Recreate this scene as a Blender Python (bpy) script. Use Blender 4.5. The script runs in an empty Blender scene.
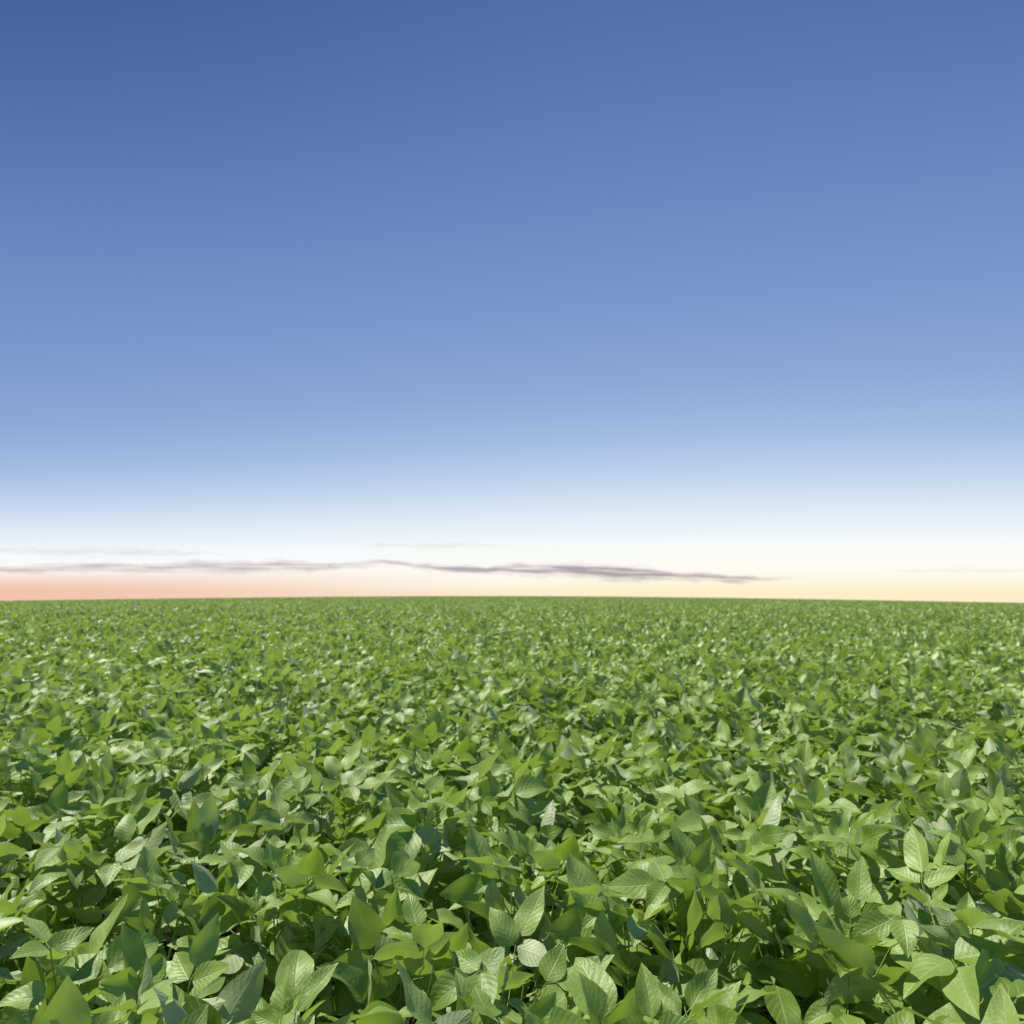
import bpy, math, random
import numpy as np
from mathutils import Vector, Matrix

random.seed(7); rng=np.random.default_rng(11)
scene=bpy.context.scene
scene.view_settings.view_transform='Standard'
scene.view_settings.look='None'
scene.view_settings.exposure=0
COL=scene.collection

F=740.0; PITCH=math.atan(79/F); CAMZ=1.40
CX=1.65e-4; CY=2.2e-5
def gz(x,y):
    return -CX*(x+6)**2*1.0-CY*y*y + CX*36

# ------------------------------------------------------------ node helper
class NT:
    def __init__(s,tree): s.t=tree; s.t.nodes.clear()
    def n(s,typ,**k):
        nd=s.t.nodes.new(typ)
        for a,b in k.items(): setattr(nd,a,b)
        return nd
    def l(s,a,b): s.t.links.new(a,b)
    def val(s,sock,v):
        if isinstance(v,bpy.types.NodeSocket): s.l(v,sock)
        else: sock.default_value=v
    def m(s,op,a,b=0.0,c=0.0,clamp=False):
        nd=s.n('ShaderNodeMath',operation=op); nd.use_clamp=clamp
        s.val(nd.inputs[0],a); s.val(nd.inputs[1],b); s.val(nd.inputs[2],c)
        return nd.outputs[0]
    def mix(s,f,a,b,blend='MIX'):
        nd=s.n('ShaderNodeMix',data_type='RGBA',blend_type=blend)
        s.val(nd.inputs[0],f)
        for sock,v in ((nd.inputs[6],a),(nd.inputs[7],b)):
            if isinstance(v,tuple): v=(*v[:3],1)
            s.val(sock,v)
        return nd.outputs[2]
    def smooth(s,x,a,b,o0=0.0,o1=1.0):
        nd=s.n('ShaderNodeMapRange',interpolation_type='SMOOTHSTEP')
        s.val(nd.inputs[0],x); s.val(nd.inputs[1],a); s.val(nd.inputs[2],b); s.val(nd.inputs[3],o0); s.val(nd.inputs[4],o1)
        return nd.outputs[0]
    def ramp(s,f,stops):
        nd=s.n('ShaderNodeValToRGB'); e=nd.color_ramp.elements
        e[0].position=stops[0][0]; e[0].color=(*stops[0][1],1)
        e[1].position=stops[-1][0]; e[1].color=(*stops[-1][1],1)
        for p,c in stops[1:-1]:
            q=e.new(p); q.color=(*c,1)
        s.l(f,nd.inputs[0]); return nd.outputs[0]

def lin(c):
    r=[]
    for v in c:
        v/=255
        r.append(v/12.92 if v<=0.04045 else ((v+0.055)/1.055)**2.4)
    return tuple(r)

# ------------------------------------------------------------ materials
def leaf_material(name,near):
    m=bpy.data.materials.new(name); m.use_nodes=True; N=NT(m.node_tree)
    out=N.n('ShaderNodeOutputMaterial')
    tint=N.n('ShaderNodeAttribute',attribute_name='tint').outputs['Fac']
    young=N.n('ShaderNodeAttribute',attribute_name='young').outputs['Fac']
    geo=N.n('ShaderNodeNewGeometry'); oi=N.n('ShaderNodeObjectInfo')
    f=N.m('ADD',N.m('MULTIPLY',tint,0.85),N.m('MULTIPLY',oi.outputs['Random'],0.15))
    if near:
        tc=N.n('ShaderNodeTexCoord')
        nz=N.n('ShaderNodeTexNoise'); nz.inputs['Scale'].default_value=24; nz.inputs['Detail'].default_value=3; N.l(tc.outputs['Object'],nz.inputs['Vector'])
        f=N.m('ADD',f,N.m('MULTIPLY',N.m('SUBTRACT',nz.outputs[0],0.5),0.5))
    top=N.ramp(f,[(0.0,(0.080,0.168,0.015)),(0.4,(0.170,0.290,0.030)),(1.0,(0.41,0.53,0.14))])
    top=N.mix(N.m('MULTIPLY',young,0.6),top,(0.32,0.45,0.07))
    under_a=(0.42,0.49,0.25)
    tr=N.n('ShaderNodeBsdfTranslucent')
    nrm=None
    if near:
        uv=N.n('ShaderNodeUVMap',uv_map='UVMap'); sep=N.n('ShaderNodeSeparateXYZ'); N.l(uv.outputs[0],sep.inputs[0])
        t=sep.outputs[0]; v=N.m('ABSOLUTE',N.m('MULTIPLY_ADD',sep.outputs[1],2.0,-1.0))
        mid=N.smooth(N.m('MULTIPLY',v,N.m('SUBTRACT',1.15,t)),0.0,0.065,1.0,0.0)
        wob=N.m('MULTIPLY',nz.outputs[0],0.8)
        s=N.m('FRACT',N.m('ADD',N.m('SUBTRACT',N.m('MULTIPLY',t,8.0),N.m('MULTIPLY',v,2.3)),wob))
        dv=N.m('ABSOLUTE',N.m('SUBTRACT',s,0.5))
        side=N.smooth(dv,0.41,0.5)
        vein=N.m('MAXIMUM',mid,N.m('MULTIPLY',side,0.55))
        top=N.mix(N.m('MULTIPLY',vein,0.5),top,(0.48,0.58,0.25))
        under=N.mix(N.m('MULTIPLY',vein,0.5),under_a,(0.54,0.61,0.37))
        colr=N.mix(geo.outputs['Backfacing'],top,under)
        nf=N.n('ShaderNodeTexNoise'); nf.inputs['Scale'].default_value=230; nf.inputs['Detail'].default_value=3; N.l(tc.outputs['Object'],nf.inputs['Vector'])
        h=N.m('ADD',N.m('MULTIPLY',vein,-0.65),N.m('MULTIPLY',nf.outputs[0],0.9))
        h=N.m('ADD',h,N.m('MULTIPLY',N.smooth(dv,0.0,0.5),-0.25))
        b=N.n('ShaderNodeBump'); b.inputs['Strength'].default_value=0.45; b.inputs['Distance'].default_value=0.002; N.l(h,b.inputs['Height'])
        nrm=b.outputs[0]
    else:
        colr=N.mix(geo.outputs['Backfacing'],top,under_a)
    p=N.n('ShaderNodeBsdfPrincipled')
    N.l(colr,p.inputs['Base Color'])
    p.inputs['Roughness'].default_value=0.50
    p.inputs['Specular IOR Level'].default_value=0.95
    p.inputs['Specular Tint'].default_value=(1.0,1.0,0.88,1)
    if nrm: N.l(nrm,p.inputs['Normal'])
    tcol=N.mix(f,(0.34,0.55,0.03),(0.56,0.76,0.10)); N.l(tcol,tr.inputs['Color'])
    mx=N.n('ShaderNodeMixShader'); mx.inputs[0].default_value=0.28
    N.l(p.outputs[0],mx.inputs[1]); N.l(tr.outputs[0],mx.inputs[2]); N.l(mx.outputs[0],out.inputs[0])
    return m
def stem_material():
    m=bpy.data.materials.new('soybean_stem'); m.use_nodes=True; N=NT(m.node_tree)
    out=N.n('ShaderNodeOutputMaterial'); p=N.n('ShaderNodeBsdfPrincipled')
    tc=N.n('ShaderNodeTexCoord'); nz=N.n('ShaderNodeTexNoise'); nz.inputs['Scale'].default_value=30; N.l(tc.outputs['Object'],nz.inputs['Vector'])
    N.l(N.ramp(nz.outputs[0],[(0.3,(0.18,0.28,0.05)),(0.7,(0.30,0.39,0.11))]),p.inputs['Base Color'])
    p.inputs['Roughness'].default_value=0.55; N.l(p.outputs[0],out.inputs[0]); return m
def soil_material():
    m=bpy.data.materials.new('field_soil'); m.use_nodes=True; N=NT(m.node_tree)
    out=N.n('ShaderNodeOutputMaterial'); p=N.n('ShaderNodeBsdfPrincipled')
    tc=N.n('ShaderNodeTexCoord'); nz=N.n('ShaderNodeTexNoise'); nz.inputs['Scale'].default_value=9; nz.inputs['Detail'].default_value=8; N.l(tc.outputs['Object'],nz.inputs['Vector'])
    N.l(N.ramp(nz.outputs[0],[(0.3,(0.018,0.016,0.010)),(0.7,(0.050,0.040,0.026))]),p.inputs['Base Color'])
    b=N.n('ShaderNodeBump'); b.inputs['Distance'].default_value=0.03; N.l(nz.outputs[0],b.inputs['Height']); N.l(b.outputs[0],p.inputs['Normal'])
    p.inputs['Roughness'].default_value=0.9; N.l(p.outputs[0],out.inputs[0]); return m
LEAF=leaf_material('soybean_leaf',True); LEAFM=leaf_material('soybean_leaf_distant',False); STEM=stem_material(); SOIL=soil_material()

# ------------------------------------------------------------ mesh builders
class MB:
    def __init__(s): s.v=[];s.f=[];s.uv=[];s.t=[];s.y=[];s.mi=[];s.n=0
    def add(s,v,f,uv,t,y,mi):
        s.v.append(v); s.f.append(f+s.n); s.uv.append(uv); k=len(v)
        s.t.append(np.full(k,t)); s.y.append(np.full(k,y)); s.mi.append(np.full(len(f),mi)); s.n+=k
    def mesh(s,name,mats):
        v=np.concatenate(s.v); f=np.concatenate(s.f); uv=np.concatenate(s.uv)
        me=bpy.data.meshes.new(name)
        me.vertices.add(len(v)); me.vertices.foreach_set('co',v.astype(np.float32).ravel())
        me.loops.add(len(f)*4); me.loops.foreach_set('vertex_index',f.ravel().astype(np.int32))
        me.polygons.add(len(f)); me.polygons.foreach_set('loop_start',np.arange(0,len(f)*4,4,dtype=np.int32))
        me.polygons.foreach_set('loop_total',np.full(len(f),4,dtype=np.int32))
        me.update(calc_edges=True)
        u=me.uv_layers.new(name='UVMap'); u.data.foreach_set('uv',uv[f.ravel()].astype(np.float32).ravel())
        for nm,arr in (('tint',s.t),('young',s.y)):
            a=me.attributes.new(nm,'FLOAT','POINT'); a.data.foreach_set('value',np.concatenate(arr).astype(np.float32))
        for mt in mats: me.materials.append(mt)
        me.polygons.foreach_set('material_index',np.concatenate(s.mi).astype(np.int32))
        me.polygons.foreach_set('use_smooth',np.ones(len(f),dtype=bool))
        me.validate(); me.update()
        return me

def frame(d,up):
    d=d/np.linalg.norm(d); y=np.cross(up,d); y/=np.linalg.norm(y)+1e-9; z=np.cross(d,y); return d,y,z

def leaflet(mb,base,d,up,L,Wr,tint,young,nl,nw,mi=0):
    X,Y,Z=frame(d,up)
    t=np.linspace(0,1,nl+1); prof=(t**0.55)*((1-t)**1.08); prof/=0.378
    prof=np.clip(prof,0.012,None); w=L*Wr*0.5*prof
    bend=rng.uniform(-0.35,1.0) if young<0.4 else rng.uniform(-0.4,0.4)
    fold=rng.uniform(0.15,0.90); tw=rng.uniform(-0.5,0.5); sideb=rng.uniform(-0.25,0.25); ph=rng.uniform(0,6.3); wav=rng.uniform(0.04,0.11)
    ang=-bend*t**1.5; dt=1/nl
    px=np.concatenate([[0],np.cumsum(np.cos(ang[1:])*dt)])*L; pz=np.concatenate([[0],np.cumsum(np.sin(ang[1:])*dt)])*L
    s=np.linspace(-1,1,2*nw+1)
    T,S=np.meshgrid(np.arange(nl+1),s,indexing='ij')
    yy=S*w[T]; base_n=np.abs(S)*w[T]*fold*(1-0.35*np.abs(S)) 
    zz=base_n+wav*L*0.6*np.abs(S)*np.sin(t[T]*9+ph+np.sign(S)*1.3)*(prof[T]) 
    a=tw*t[T]; y2=yy*np.cos(a)-zz*np.sin(a); z2=yy*np.sin(a)+zz*np.cos(a)
    nx=-np.sin(ang)[T]; nzz=np.cos(ang)[T]
    lx=px[T]+nx*z2; lz=pz[T]+nzz*z2; ly=y2+sideb*L*t[T]**2*0.5
    V=base+lx[...,None]*X+ly[...,None]*Y+lz[...,None]*Z
    V=V.reshape(-1,3); c=2*nw+1
    i=np.arange(nl)[:,None]*c+np.arange(c-1)[None,:]; i=i.ravel()
    Fc=np.stack([i,i+c,i+c+1,i+1],1)
    uv=np.stack([t[T].ravel(),(S.ravel()+1)/2],1)
    mb.add(V,Fc,uv,tint,young,mi)

def tube(mb,pts,r0,r1,k,mi):
    pts=np.array(pts); n=len(pts); V=[]
    for j in range(n):
        d=pts[min(j+1,n-1)]-pts[max(j-1,0)]; X,Y,Z=frame(d,np.array([0.31,0.95,0.05]))
        r=r0+(r1-r0)*j/(n-1)
        for a in range(k):
            th=2*math.pi*a/k; V.append(pts[j]+r*(math.cos(th)*Y+math.sin(th)*Z))
    Fc=[]
    for j in range(n-1):
        for a in range(k):
            b=(a+1)%k; Fc.append((j*k+a,j*k+b,(j+1)*k+b,(j+1)*k+a))
    mb.add(np.array(V),np.array(Fc),np.zeros((len(V),2)),0.5,0,mi)

def plant(mbL,mbS,ox,oy,nl,nw,ntri,low=0.25,petk=5,smi=0,hs=1.0,lk=1.0,tint_lift=0.0):
    H=rng.uniform(0.60,0.72)*hs; lean=rng.uniform(-0.06,0.06,2)
    o=np.array([ox,oy,0.0])
    def sp(h): return o+np.array([lean[0]*h/H+0.012*math.sin(h*17+ox),lean[1]*h/H+0.012*math.cos(h*15),h])
    if petk: tube(mbS,[sp(h) for h in np.linspace(-0.02,H,8)],0.0045,0.0018,petk+1,smi)
    az=rng.uniform(0,6.3)
    for i in range(ntri):
        q=i/(ntri-1); h=H*(low+(1-low)*q)
        az+=2.4+rng.uniform(-0.5,0.5)
        young=1.0 if q>0.95 else (0.5 if q>0.86 else rng.uniform(0,0.3))
        pe=math.radians(rng.uniform(28,62)+14*q); pl=rng.uniform(0.14,0.27)*(1-0.35*q)
        if q>0.95: pl=0.04
        L=lk*rng.uniform(0.092,0.130)*(0.6 if q>0.95 else (0.85 if q>0.86 else 1))
        el=math.radians(rng.choice([rng.uniform(-30,15),rng.uniform(15,50),rng.uniform(50,80)],p=[0.34,0.41,0.25]))
        if q>0.93: el=math.radians(rng.uniform(25,65))
        p0=sp(h); hd=np.array([math.cos(az),math.sin(az),0])
        top=p0[2]+pl*math.sin(pe)
        lim=(0.83+rng.uniform(-0.08,0.035)-0.055*max(0,math.sin(el)))*hs
        if top>lim: pl*=max(0.15,(lim-p0[2])/(top-p0[2]))
        p2=p0+pl*(math.cos(pe)*hd+math.sin(pe)*np.array([0,0,1])); p1=(p0+p2)/2+np.array([0,0,-0.015])+hd*0.01
        if petk: tube(mbS,[p0,p1,p2],0.0019,0.0012,petk,smi)
        a2=az+rng.uniform(-0.6,0.6)
        d=np.array([math.cos(a2)*math.cos(el),math.sin(a2)*math.cos(el),math.sin(el)])
        up=np.array([-math.cos(a2)*math.sin(el),-math.sin(a2)*math.sin(el),math.cos(el)])
        side=np.cross(up,d); roll=rng.uniform(-0.6,0.6)
        up=up*math.cos(roll)+side*math.sin(roll); side=np.cross(up,d)
        tb=rng.uniform(0,1)
        for k in (-1,0,1):
            if k==0:
                b=p2+d*0.022; dd=d.copy(); uu=up
                if petk: tube(mbS,[p2,b],0.0011,0.0011,max(3,petk-1),smi)
            else:
                b=p2+side*k*0.004
                sp_=math.radians(rng.uniform(55,90)); dd=d*math.cos(sp_)+side*k*math.sin(sp_)+up*rng.uniform(-0.4,0.4)
                uu=up+side*k*rng.uniform(-0.6,0.5)
            dd=dd+rng.normal(0,0.12,3); uu=uu+rng.normal(0,0.22,3)
            if rng.random()<0.12: uu=-uu
            leaflet(mbL,b,dd,uu,L*rng.uniform(0.85,1.08)*(1.05 if k==0 else 0.93),rng.uniform(0.54,0.70),float(np.clip(tint_lift+tb*0.5+rng.uniform(0,0.5),0,1)),young,nl,nw)

NV=14; nearL=[];nearS=[];joined=[]
for i in range(NV):
    a=MB();b=MB(); st=rng.bit_generator.state
    plant(a,b,0,0,10,2,22,0.34,5,0)
    nearL.append(a.mesh('soybean_foliage',[LEAF])); nearS.append(b.mesh('soybean_stem',[STEM]))
    rng.bit_generator.state=st
    c=MB(); plant(c,c,0,0,5,1,22,0.34,3,1,1.0,1.0,0.05)
    joined.append(c.mesh('soybean_plant_mesh',[LEAFM,STEM]))
patches=[]
PS=2.0; SP=0.286
for i in range(4):
    c=MB()
    for x in np.arange(-PS/2+SP/2,PS/2,SP):
        for y in np.arange(-PS/2+SP/2,PS/2,SP):
            plant(c,c,x+rng.uniform(-.1,.1),y+rng.uniform(-.1,.1),3,1,14,0.70,0,1,rng.uniform(0.985,1.01),0.88,0.22)  # far leaves coloured lighter to offset the canopy's self-shadow at grazing view
    patches.append(c.mesh('soybean_patch_mesh',[LEAFM,STEM]))

tcol=bpy.data.collections.new('soybean_templates')
for i,me in enumerate(joined+patches):
    o=bpy.data.objects.new('template_%02d'%i,me); tcol.objects.link(o)

# ------------------------------------------------------------ plant positions
pos=[]
R1=24.0; row=0.30; step=0.25; AZL=math.radians(46)
for ix,x in enumerate(np.arange(-24,24,row)):
    for y in np.arange(-2.0,R1+2,step):
        xx=x+rng.uniform(-.07,.07); yy=y+rng.uniform(-.1,.1)+0.13*(ix%2)
        r=math.hypot(xx,yy)
        if yy<0 and r>2.0: continue
        if yy>=0 and r>3.0 and abs(math.atan2(xx,yy))>AZL: continue
        if yy>R1: continue
        if r<0.25: continue
        pos.append((xx,yy))
def proj(x,y,z):
    dy,dz=y,z-CAMZ
    fw=dy*math.cos(PITCH)+dz*math.sin(PITCH); u=-dy*math.sin(PITCH)+dz*math.cos(PITCH)
    if fw<0.05: return None
    return 512+F*x/fw,512-F*u/fw
vis=[]
for i,(x,y) in enumerate(pos):
    p=proj(x,y,0.8+gz(x,y))
    if p and -50<p[0]<1074 and p[1]<1090: vis.append((math.hypot(x,y),i))
vis.sort(); sel=set(i for _,i in vis[:298])
print('limit radius',vis[297][0],'total',len(pos))

for i in sorted(sel):
    x,y=pos[i]; v=int(rng.integers(NV)); sc=rng.uniform(0.94,1.06)
    e=bpy.data.objects.new('soybean_plant',None); e.empty_display_size=0.1
    e.location=(x,y,gz(x,y)); e.rotation_euler=(rng.normal(0,.04),rng.normal(0,.04),rng.uniform(0,6.28)); e.scale=(sc,sc,sc*rng.uniform(0.95,1.04))
    e['label']="leafy green soybean plant growing in dense field"; e['category']='plant'; e['group']='soybean plants growing in the field'
    COL.objects.link(e)
    for nm,me in (('stem',nearS[v]),('foliage',nearL[v])):
        c=bpy.data.objects.new(nm,me); c.parent=e; COL.objects.link(c)

P=[];Rz=[];S=[];I=[]
for i,(x,y) in enumerate(pos):
    if i in sel: continue
    P.append((x,y,gz(x,y))); Rz.append((rng.normal(0,.04),rng.normal(0,.04),rng.uniform(0,6.28))); S.append(rng.uniform(0.95,1.04)); I.append(int(rng.integers(NV)))
npl=len(P)
for x in np.arange(-161,162,PS):
    for y in np.arange(1,200,PS):
        if y<24: continue
        az=math.atan2(x,y)
        if abs(az)>AZL: continue
        r=math.hypot(x,y); ce=CX*math.sin(az)**2+CY*math.cos(az)**2
        if r>1.3*math.sqrt(0.57/ce)+10: continue
        P.append((x,y,gz(x,y))); Rz.append((0,0,math.pi/2*int(rng.integers(4)))); S.append(rng.uniform(0.98,1.02)); I.append(NV+int(rng.integers(4)))
print('instances',npl,len(P)-npl)
me=bpy.data.meshes.new('soybean_crop'); me.from_pydata(P,[],[])
a=me.attributes.new('rot','FLOAT_VECTOR','POINT'); a.data.foreach_set('vector',np.array(Rz,dtype=np.float32).ravel())
a=me.attributes.new('scl','FLOAT','POINT'); a.data.foreach_set('value',np.array(S,dtype=np.float32))
a=me.attributes.new('idx','INT','POINT'); a.data.foreach_set('value',np.array(I,dtype=np.int32))
crop=bpy.data.objects.new('soybean_crop',me); COL.objects.link(crop)
crop['kind']='stuff'; crop['label']='dense green soybean crop covering the field to horizon'; crop['category']='crop'; crop['group']='soybean plants growing in the field'
g=bpy.data.node_groups.new('scatter','GeometryNodeTree')
g.interface.new_socket('Geometry',in_out='INPUT',socket_type='NodeSocketGeometry'); g.interface.new_socket('Geometry',in_out='OUTPUT',socket_type='NodeSocketGeometry')
gi=g.nodes.new('NodeGroupInput'); go=g.nodes.new('NodeGroupOutput')
iop=g.nodes.new('GeometryNodeInstanceOnPoints'); ci=g.nodes.new('GeometryNodeCollectionInfo')
ci.inputs['Collection'].default_value=tcol; ci.inputs['Separate Children'].default_value=True; ci.inputs['Reset Children'].default_value=True
iop.inputs['Pick Instance'].default_value=True
def na(n,t):
    q=g.nodes.new('GeometryNodeInputNamedAttribute'); q.data_type=t; q.inputs[0].default_value=n
    return q.outputs[0]
e2r=g.nodes.new('FunctionNodeEulerToRotation')
g.links.new(na('rot','FLOAT_VECTOR'),e2r.inputs[0]); g.links.new(e2r.outputs[0],iop.inputs['Rotation'])
g.links.new(na('scl','FLOAT'),iop.inputs['Scale']); g.links.new(na('idx','INT'),iop.inputs['Instance Index'])
g.links.new(gi.outputs[0],iop.inputs['Points']); g.links.new(ci.outputs[0],iop.inputs['Instance']); g.links.new(iop.outputs[0],go.inputs[0])
md=crop.modifiers.new('scatter','NODES'); md.node_group=g

# ------------------------------------------------------------ ground
rad=np.concatenate([[0.0],np.geomspace(1,1500,60)]); NA=96
gv=[(0,0,gz(0,0))]
for r in rad[1:]:
    for k in range(NA):
        th=2*math.pi*k/NA; x=r*math.cos(th); y=r*math.sin(th); gv.append((x,y,gz(x,y)))
gf=[(0,1+k,1+(k+1)%NA) for k in range(NA)]
for j in range(len(rad)-2):
    for k in range(NA):
        a0=1+j*NA+k; a1=1+j*NA+(k+1)%NA; gf.append((a0,a0+NA,a1+NA,a1))
me=bpy.data.meshes.new('ground'); me.from_pydata(gv,[],gf); me.materials.append(SOIL)
for p in me.polygons: p.use_smooth=True
gr=bpy.data.objects.new('ground',me); COL.objects.link(gr)
gr['kind']='structure'; gr['label']='dark brown soil of gently rounded farm field'; gr['category']='ground'

# ------------------------------------------------------------ clouds (high thin streaks, 6 km away)
def cloud_material(dens,seed,stretch,peak,colr):
    m=bpy.data.materials.new('cloud_vapour'); m.use_nodes=True; N=NT(m.node_tree)
    out=N.n('ShaderNodeOutputMaterial')
    uv=N.n('ShaderNodeUVMap',uv_map='UVMap'); sep=N.n('ShaderNodeSeparateXYZ'); N.l(uv.outputs[0],sep.inputs[0])
    u,v=sep.outputs[0],sep.outputs[1]
    def noise(sx,sy,det,off,rough=0.5):
        c=N.n('ShaderNodeCombineXYZ'); N.l(N.m('MULTIPLY',u,sx),c.inputs[0]); N.l(N.m('MULTIPLY',v,sy),c.inputs[1]); c.inputs[2].default_value=seed+off
        n=N.n('ShaderNodeTexNoise'); n.inputs['Scale'].default_value=1; n.inputs['Detail'].default_value=det; n.inputs['Roughness'].default_value=rough; N.l(c.outputs[0],n.inputs['Vector']); return n.outputs[0]
    cen=N.m('MULTIPLY_ADD',noise(5*stretch,0,2,0),0.4,0.30)
    wid=N.m('MULTIPLY_ADD',noise(7*stretch,0,3,5),0.70,0.03)
    hump=N.m('MULTIPLY',N.smooth(u,0.0,peak,0.4,1.0),N.smooth(u,peak,1.0,1.0,0.4))
    wid=N.m('MULTIPLY',N.m('MAXIMUM',wid,0.18),hump)
    dist=N.m('ABSOLUTE',N.m('ADD',N.m('SUBTRACT',v,cen),N.m('MULTIPLY',N.m('SUBTRACT',noise(20*stretch,3.5,4,13,0.55),0.5),0.30)))
    prof=N.m('SUBTRACT',1.0,N.m('DIVIDE',dist,wid),clamp=True)
    tex=N.smooth(noise(9*stretch,9.0,5,9,0.55),0.30,0.66)
    al=N.m('MULTIPLY',N.smooth(prof,0.0,1.0),N.m('MULTIPLY_ADD',tex,0.75,0.25))
    ends=N.m('MULTIPLY',N.smooth(u,0.0,0.15),N.smooth(u,0.8,1.0,1.0,0.0))
    edge=N.m('MULTIPLY',N.smooth(v,0.0,0.15),N.smooth(v,0.85,1.0,1.0,0.0))
    al=N.m('MULTIPLY',N.m('MULTIPLY',al,N.m('MULTIPLY',ends,edge)),dens,clamp=True)
    warm=N.mix(N.smooth(u,0.6,1.0),tuple(colr),(colr[0]*1.15,colr[1]*0.97,colr[2]*0.90))
    d=N.n('ShaderNodeBsdfDiffuse'); N.l(warm,d.inputs[0])
    tl=N.n('ShaderNodeBsdfTranslucent'); N.l(warm,tl.inputs[0])
    ad=N.n('ShaderNodeMixShader'); ad.inputs[0].default_value=0.5; N.l(d.outputs[0],ad.inputs[1]); N.l(tl.outputs[0],ad.inputs[2])
    tp=N.n('ShaderNodeBsdfTransparent'); mx=N.n('ShaderNodeMixShader'); N.l(al,mx.inputs[0]); N.l(tp.outputs[0],mx.inputs[1]); N.l(ad.outputs[0],mx.inputs[2]); N.l(mx.outputs[0],out.inputs[0])
    return m
def cloud(az0,az1,el0,el1,th,dens,seed,stretch,label,peak=0.5,colr=(0.62,0.60,0.68),D=6000):
    n=40; V=[];Fc=[];U=[]
    for i in range(n+1):
        q=i/n; az=math.radians(az0+(az1-az0)*q); el=el0+(el1-el0)*q
        for k in range(2):
            e=math.radians(el+(k-0.5)*th); V.append((D*math.sin(az),D*math.cos(az),CAMZ+D*math.tan(e))); U.append((q,k))
    for i in range(n): Fc.append((2*i,2*i+2,2*i+3,2*i+1))
    me=bpy.data.meshes.new('cloud'); me.from_pydata(V,[],Fc); u=me.uv_layers.new(name='UVMap')
    for l in me.loops: u.data[l.index].uv=U[l.vertex_index]
    me.materials.append(cloud_material(dens,seed,stretch,peak,colr))
    o=bpy.data.objects.new('cloud',me); COL.objects.link(o); o['label']=label; o['category']='cloud'; o['group']='thin evening clouds above the horizon'
def azx(x): return math.degrees(math.atan((x-512)/F))
def ely(y,x=512): return math.degrees(math.atan((591-y)/F*math.cos(math.atan((x-512)/F))))
cloud(azx(-180),azx(410),ely(571,0),ely(565,390),1.6,1.0,3.1,1.3,'long thin grey mauve cloud streak above pink horizon',0.7)
cloud(azx(340),azx(815),ely(564,400),ely(580,780),1.9,1.3,8.7,1.0,'darker purple grey cloud streak tapering over yellow glow',0.58)
cloud(azx(-60),azx(240),ely(552,0),ely(553,230),1.3,0.35,15.2,1.0,'faint pale wisp of cloud in evening sky')
cloud(azx(350),azx(520),ely(545,350),ely(546,520),0.8,0.25,22.0,0.7,'faint pale wisp of cloud in evening sky')
cloud(azx(880),azx(1060),ely(571,880),ely(570,1040),0.7,0.16,31.0,0.7,'faint pale wisp of cloud in evening sky')

# ------------------------------------------------------------ world
w=bpy.data.worlds.new('World'); scene.world=w; w.use_nodes=True; N=NT(w.node_tree)
out=N.n('ShaderNodeOutputWorld'); bg=N.n('ShaderNodeBackground')
tc=N.n('ShaderNodeTexCoord'); sp=N.n('ShaderNodeSeparateXYZ'); N.l(tc.outputs['Generated'],sp.inputs[0])
dx,dy,dz=sp.outputs
hl=N.m('SQRT',N.m('ADD',N.m('MULTIPLY',dx,dx),N.m('MULTIPLY',dy,dy)))
ga=math.radians(12)
ca=N.m('DIVIDE',N.m('ADD',N.m('MULTIPLY',dx,math.sin(ga)),N.m('MULTIPLY',dy,math.cos(ga))),N.m('MAXIMUM',hl,0.001))
sx=N.m('DIVIDE',dx,N.m('MAXIMUM',hl,0.001))
k=N.smooth(dz,0.05,0.4,1.7,0.9)
zz=N.m('MULTIPLY',N.m('MAXIMUM',dz,0.0),N.m('ADD',0.98,N.m('MULTIPLY',N.m('SUBTRACT',1.0,ca),k)))
def tz(y):
    el=PITCH+math.atan((512-y)/F); return math.sin(el)
stops=[(598,(254,236,208)),(586,(254,247,230)),(568,(254,252,245)),(546,(247,250,250)),(515,(222,234,246)),(480,(191,211,238)),(440,(162,187,226)),(390,(141,168,214)),(320,(124,153,205)),(230,(109,139,194)),(130,(94,125,182)),(30,(82,112,170)),(-150,(68,97,155))]
r=N.ramp(zz,[(max(0,tz(y)),lin(c)) for y,c in stops])
low=N.smooth(zz,0.0,0.045,1.0,0.0)
pink=N.m('MULTIPLY',low,N.smooth(sx,-0.6,0.05,1.0,0.0))
r=N.mix(N.m('MULTIPLY',pink,0.8),r,lin((238,182,162)))
low2=N.smooth(zz,0.0,0.028,1.0,0.0)
yel=N.m('MULTIPLY',low2,N.smooth(sx,-0.15,0.15))
r=N.mix(N.m('MULTIPLY',yel,0.45),r,lin((255,242,190)))
N.l(r,bg.inputs[0]); bg.inputs[1].default_value=1.0; N.l(bg.outputs[0],out.inputs[0])

# ------------------------------------------------------------ sun
SEL=math.radians(58); SAZ=math.radians(-66)
d=Vector((math.sin(SAZ)*math.cos(SEL),math.cos(SAZ)*math.cos(SEL),math.sin(SEL)))
sl=bpy.data.lights.new('sun','SUN'); sl.energy=5.0; sl.angle=math.radians(0.5); sl.color=(1,0.97,0.88)
so=bpy.data.objects.new('sun',sl); so.rotation_euler=(-d).to_track_quat('-Z','Y').to_euler(); COL.objects.link(so)

# ------------------------------------------------------------ camera
cd=bpy.data.cameras.new('camera'); cd.sensor_width=36; cd.lens=36*F/1024; cd.clip_start=0.02; cd.clip_end=20000
cd.dof.use_dof=True; cd.dof.focus_distance=1.4; cd.dof.aperture_fstop=5.6
co=bpy.data.objects.new('camera',cd); co.location=(0,0,CAMZ); co.rotation_euler=(math.pi/2+PITCH,0,0); COL.objects.link(co)
scene.camera=co
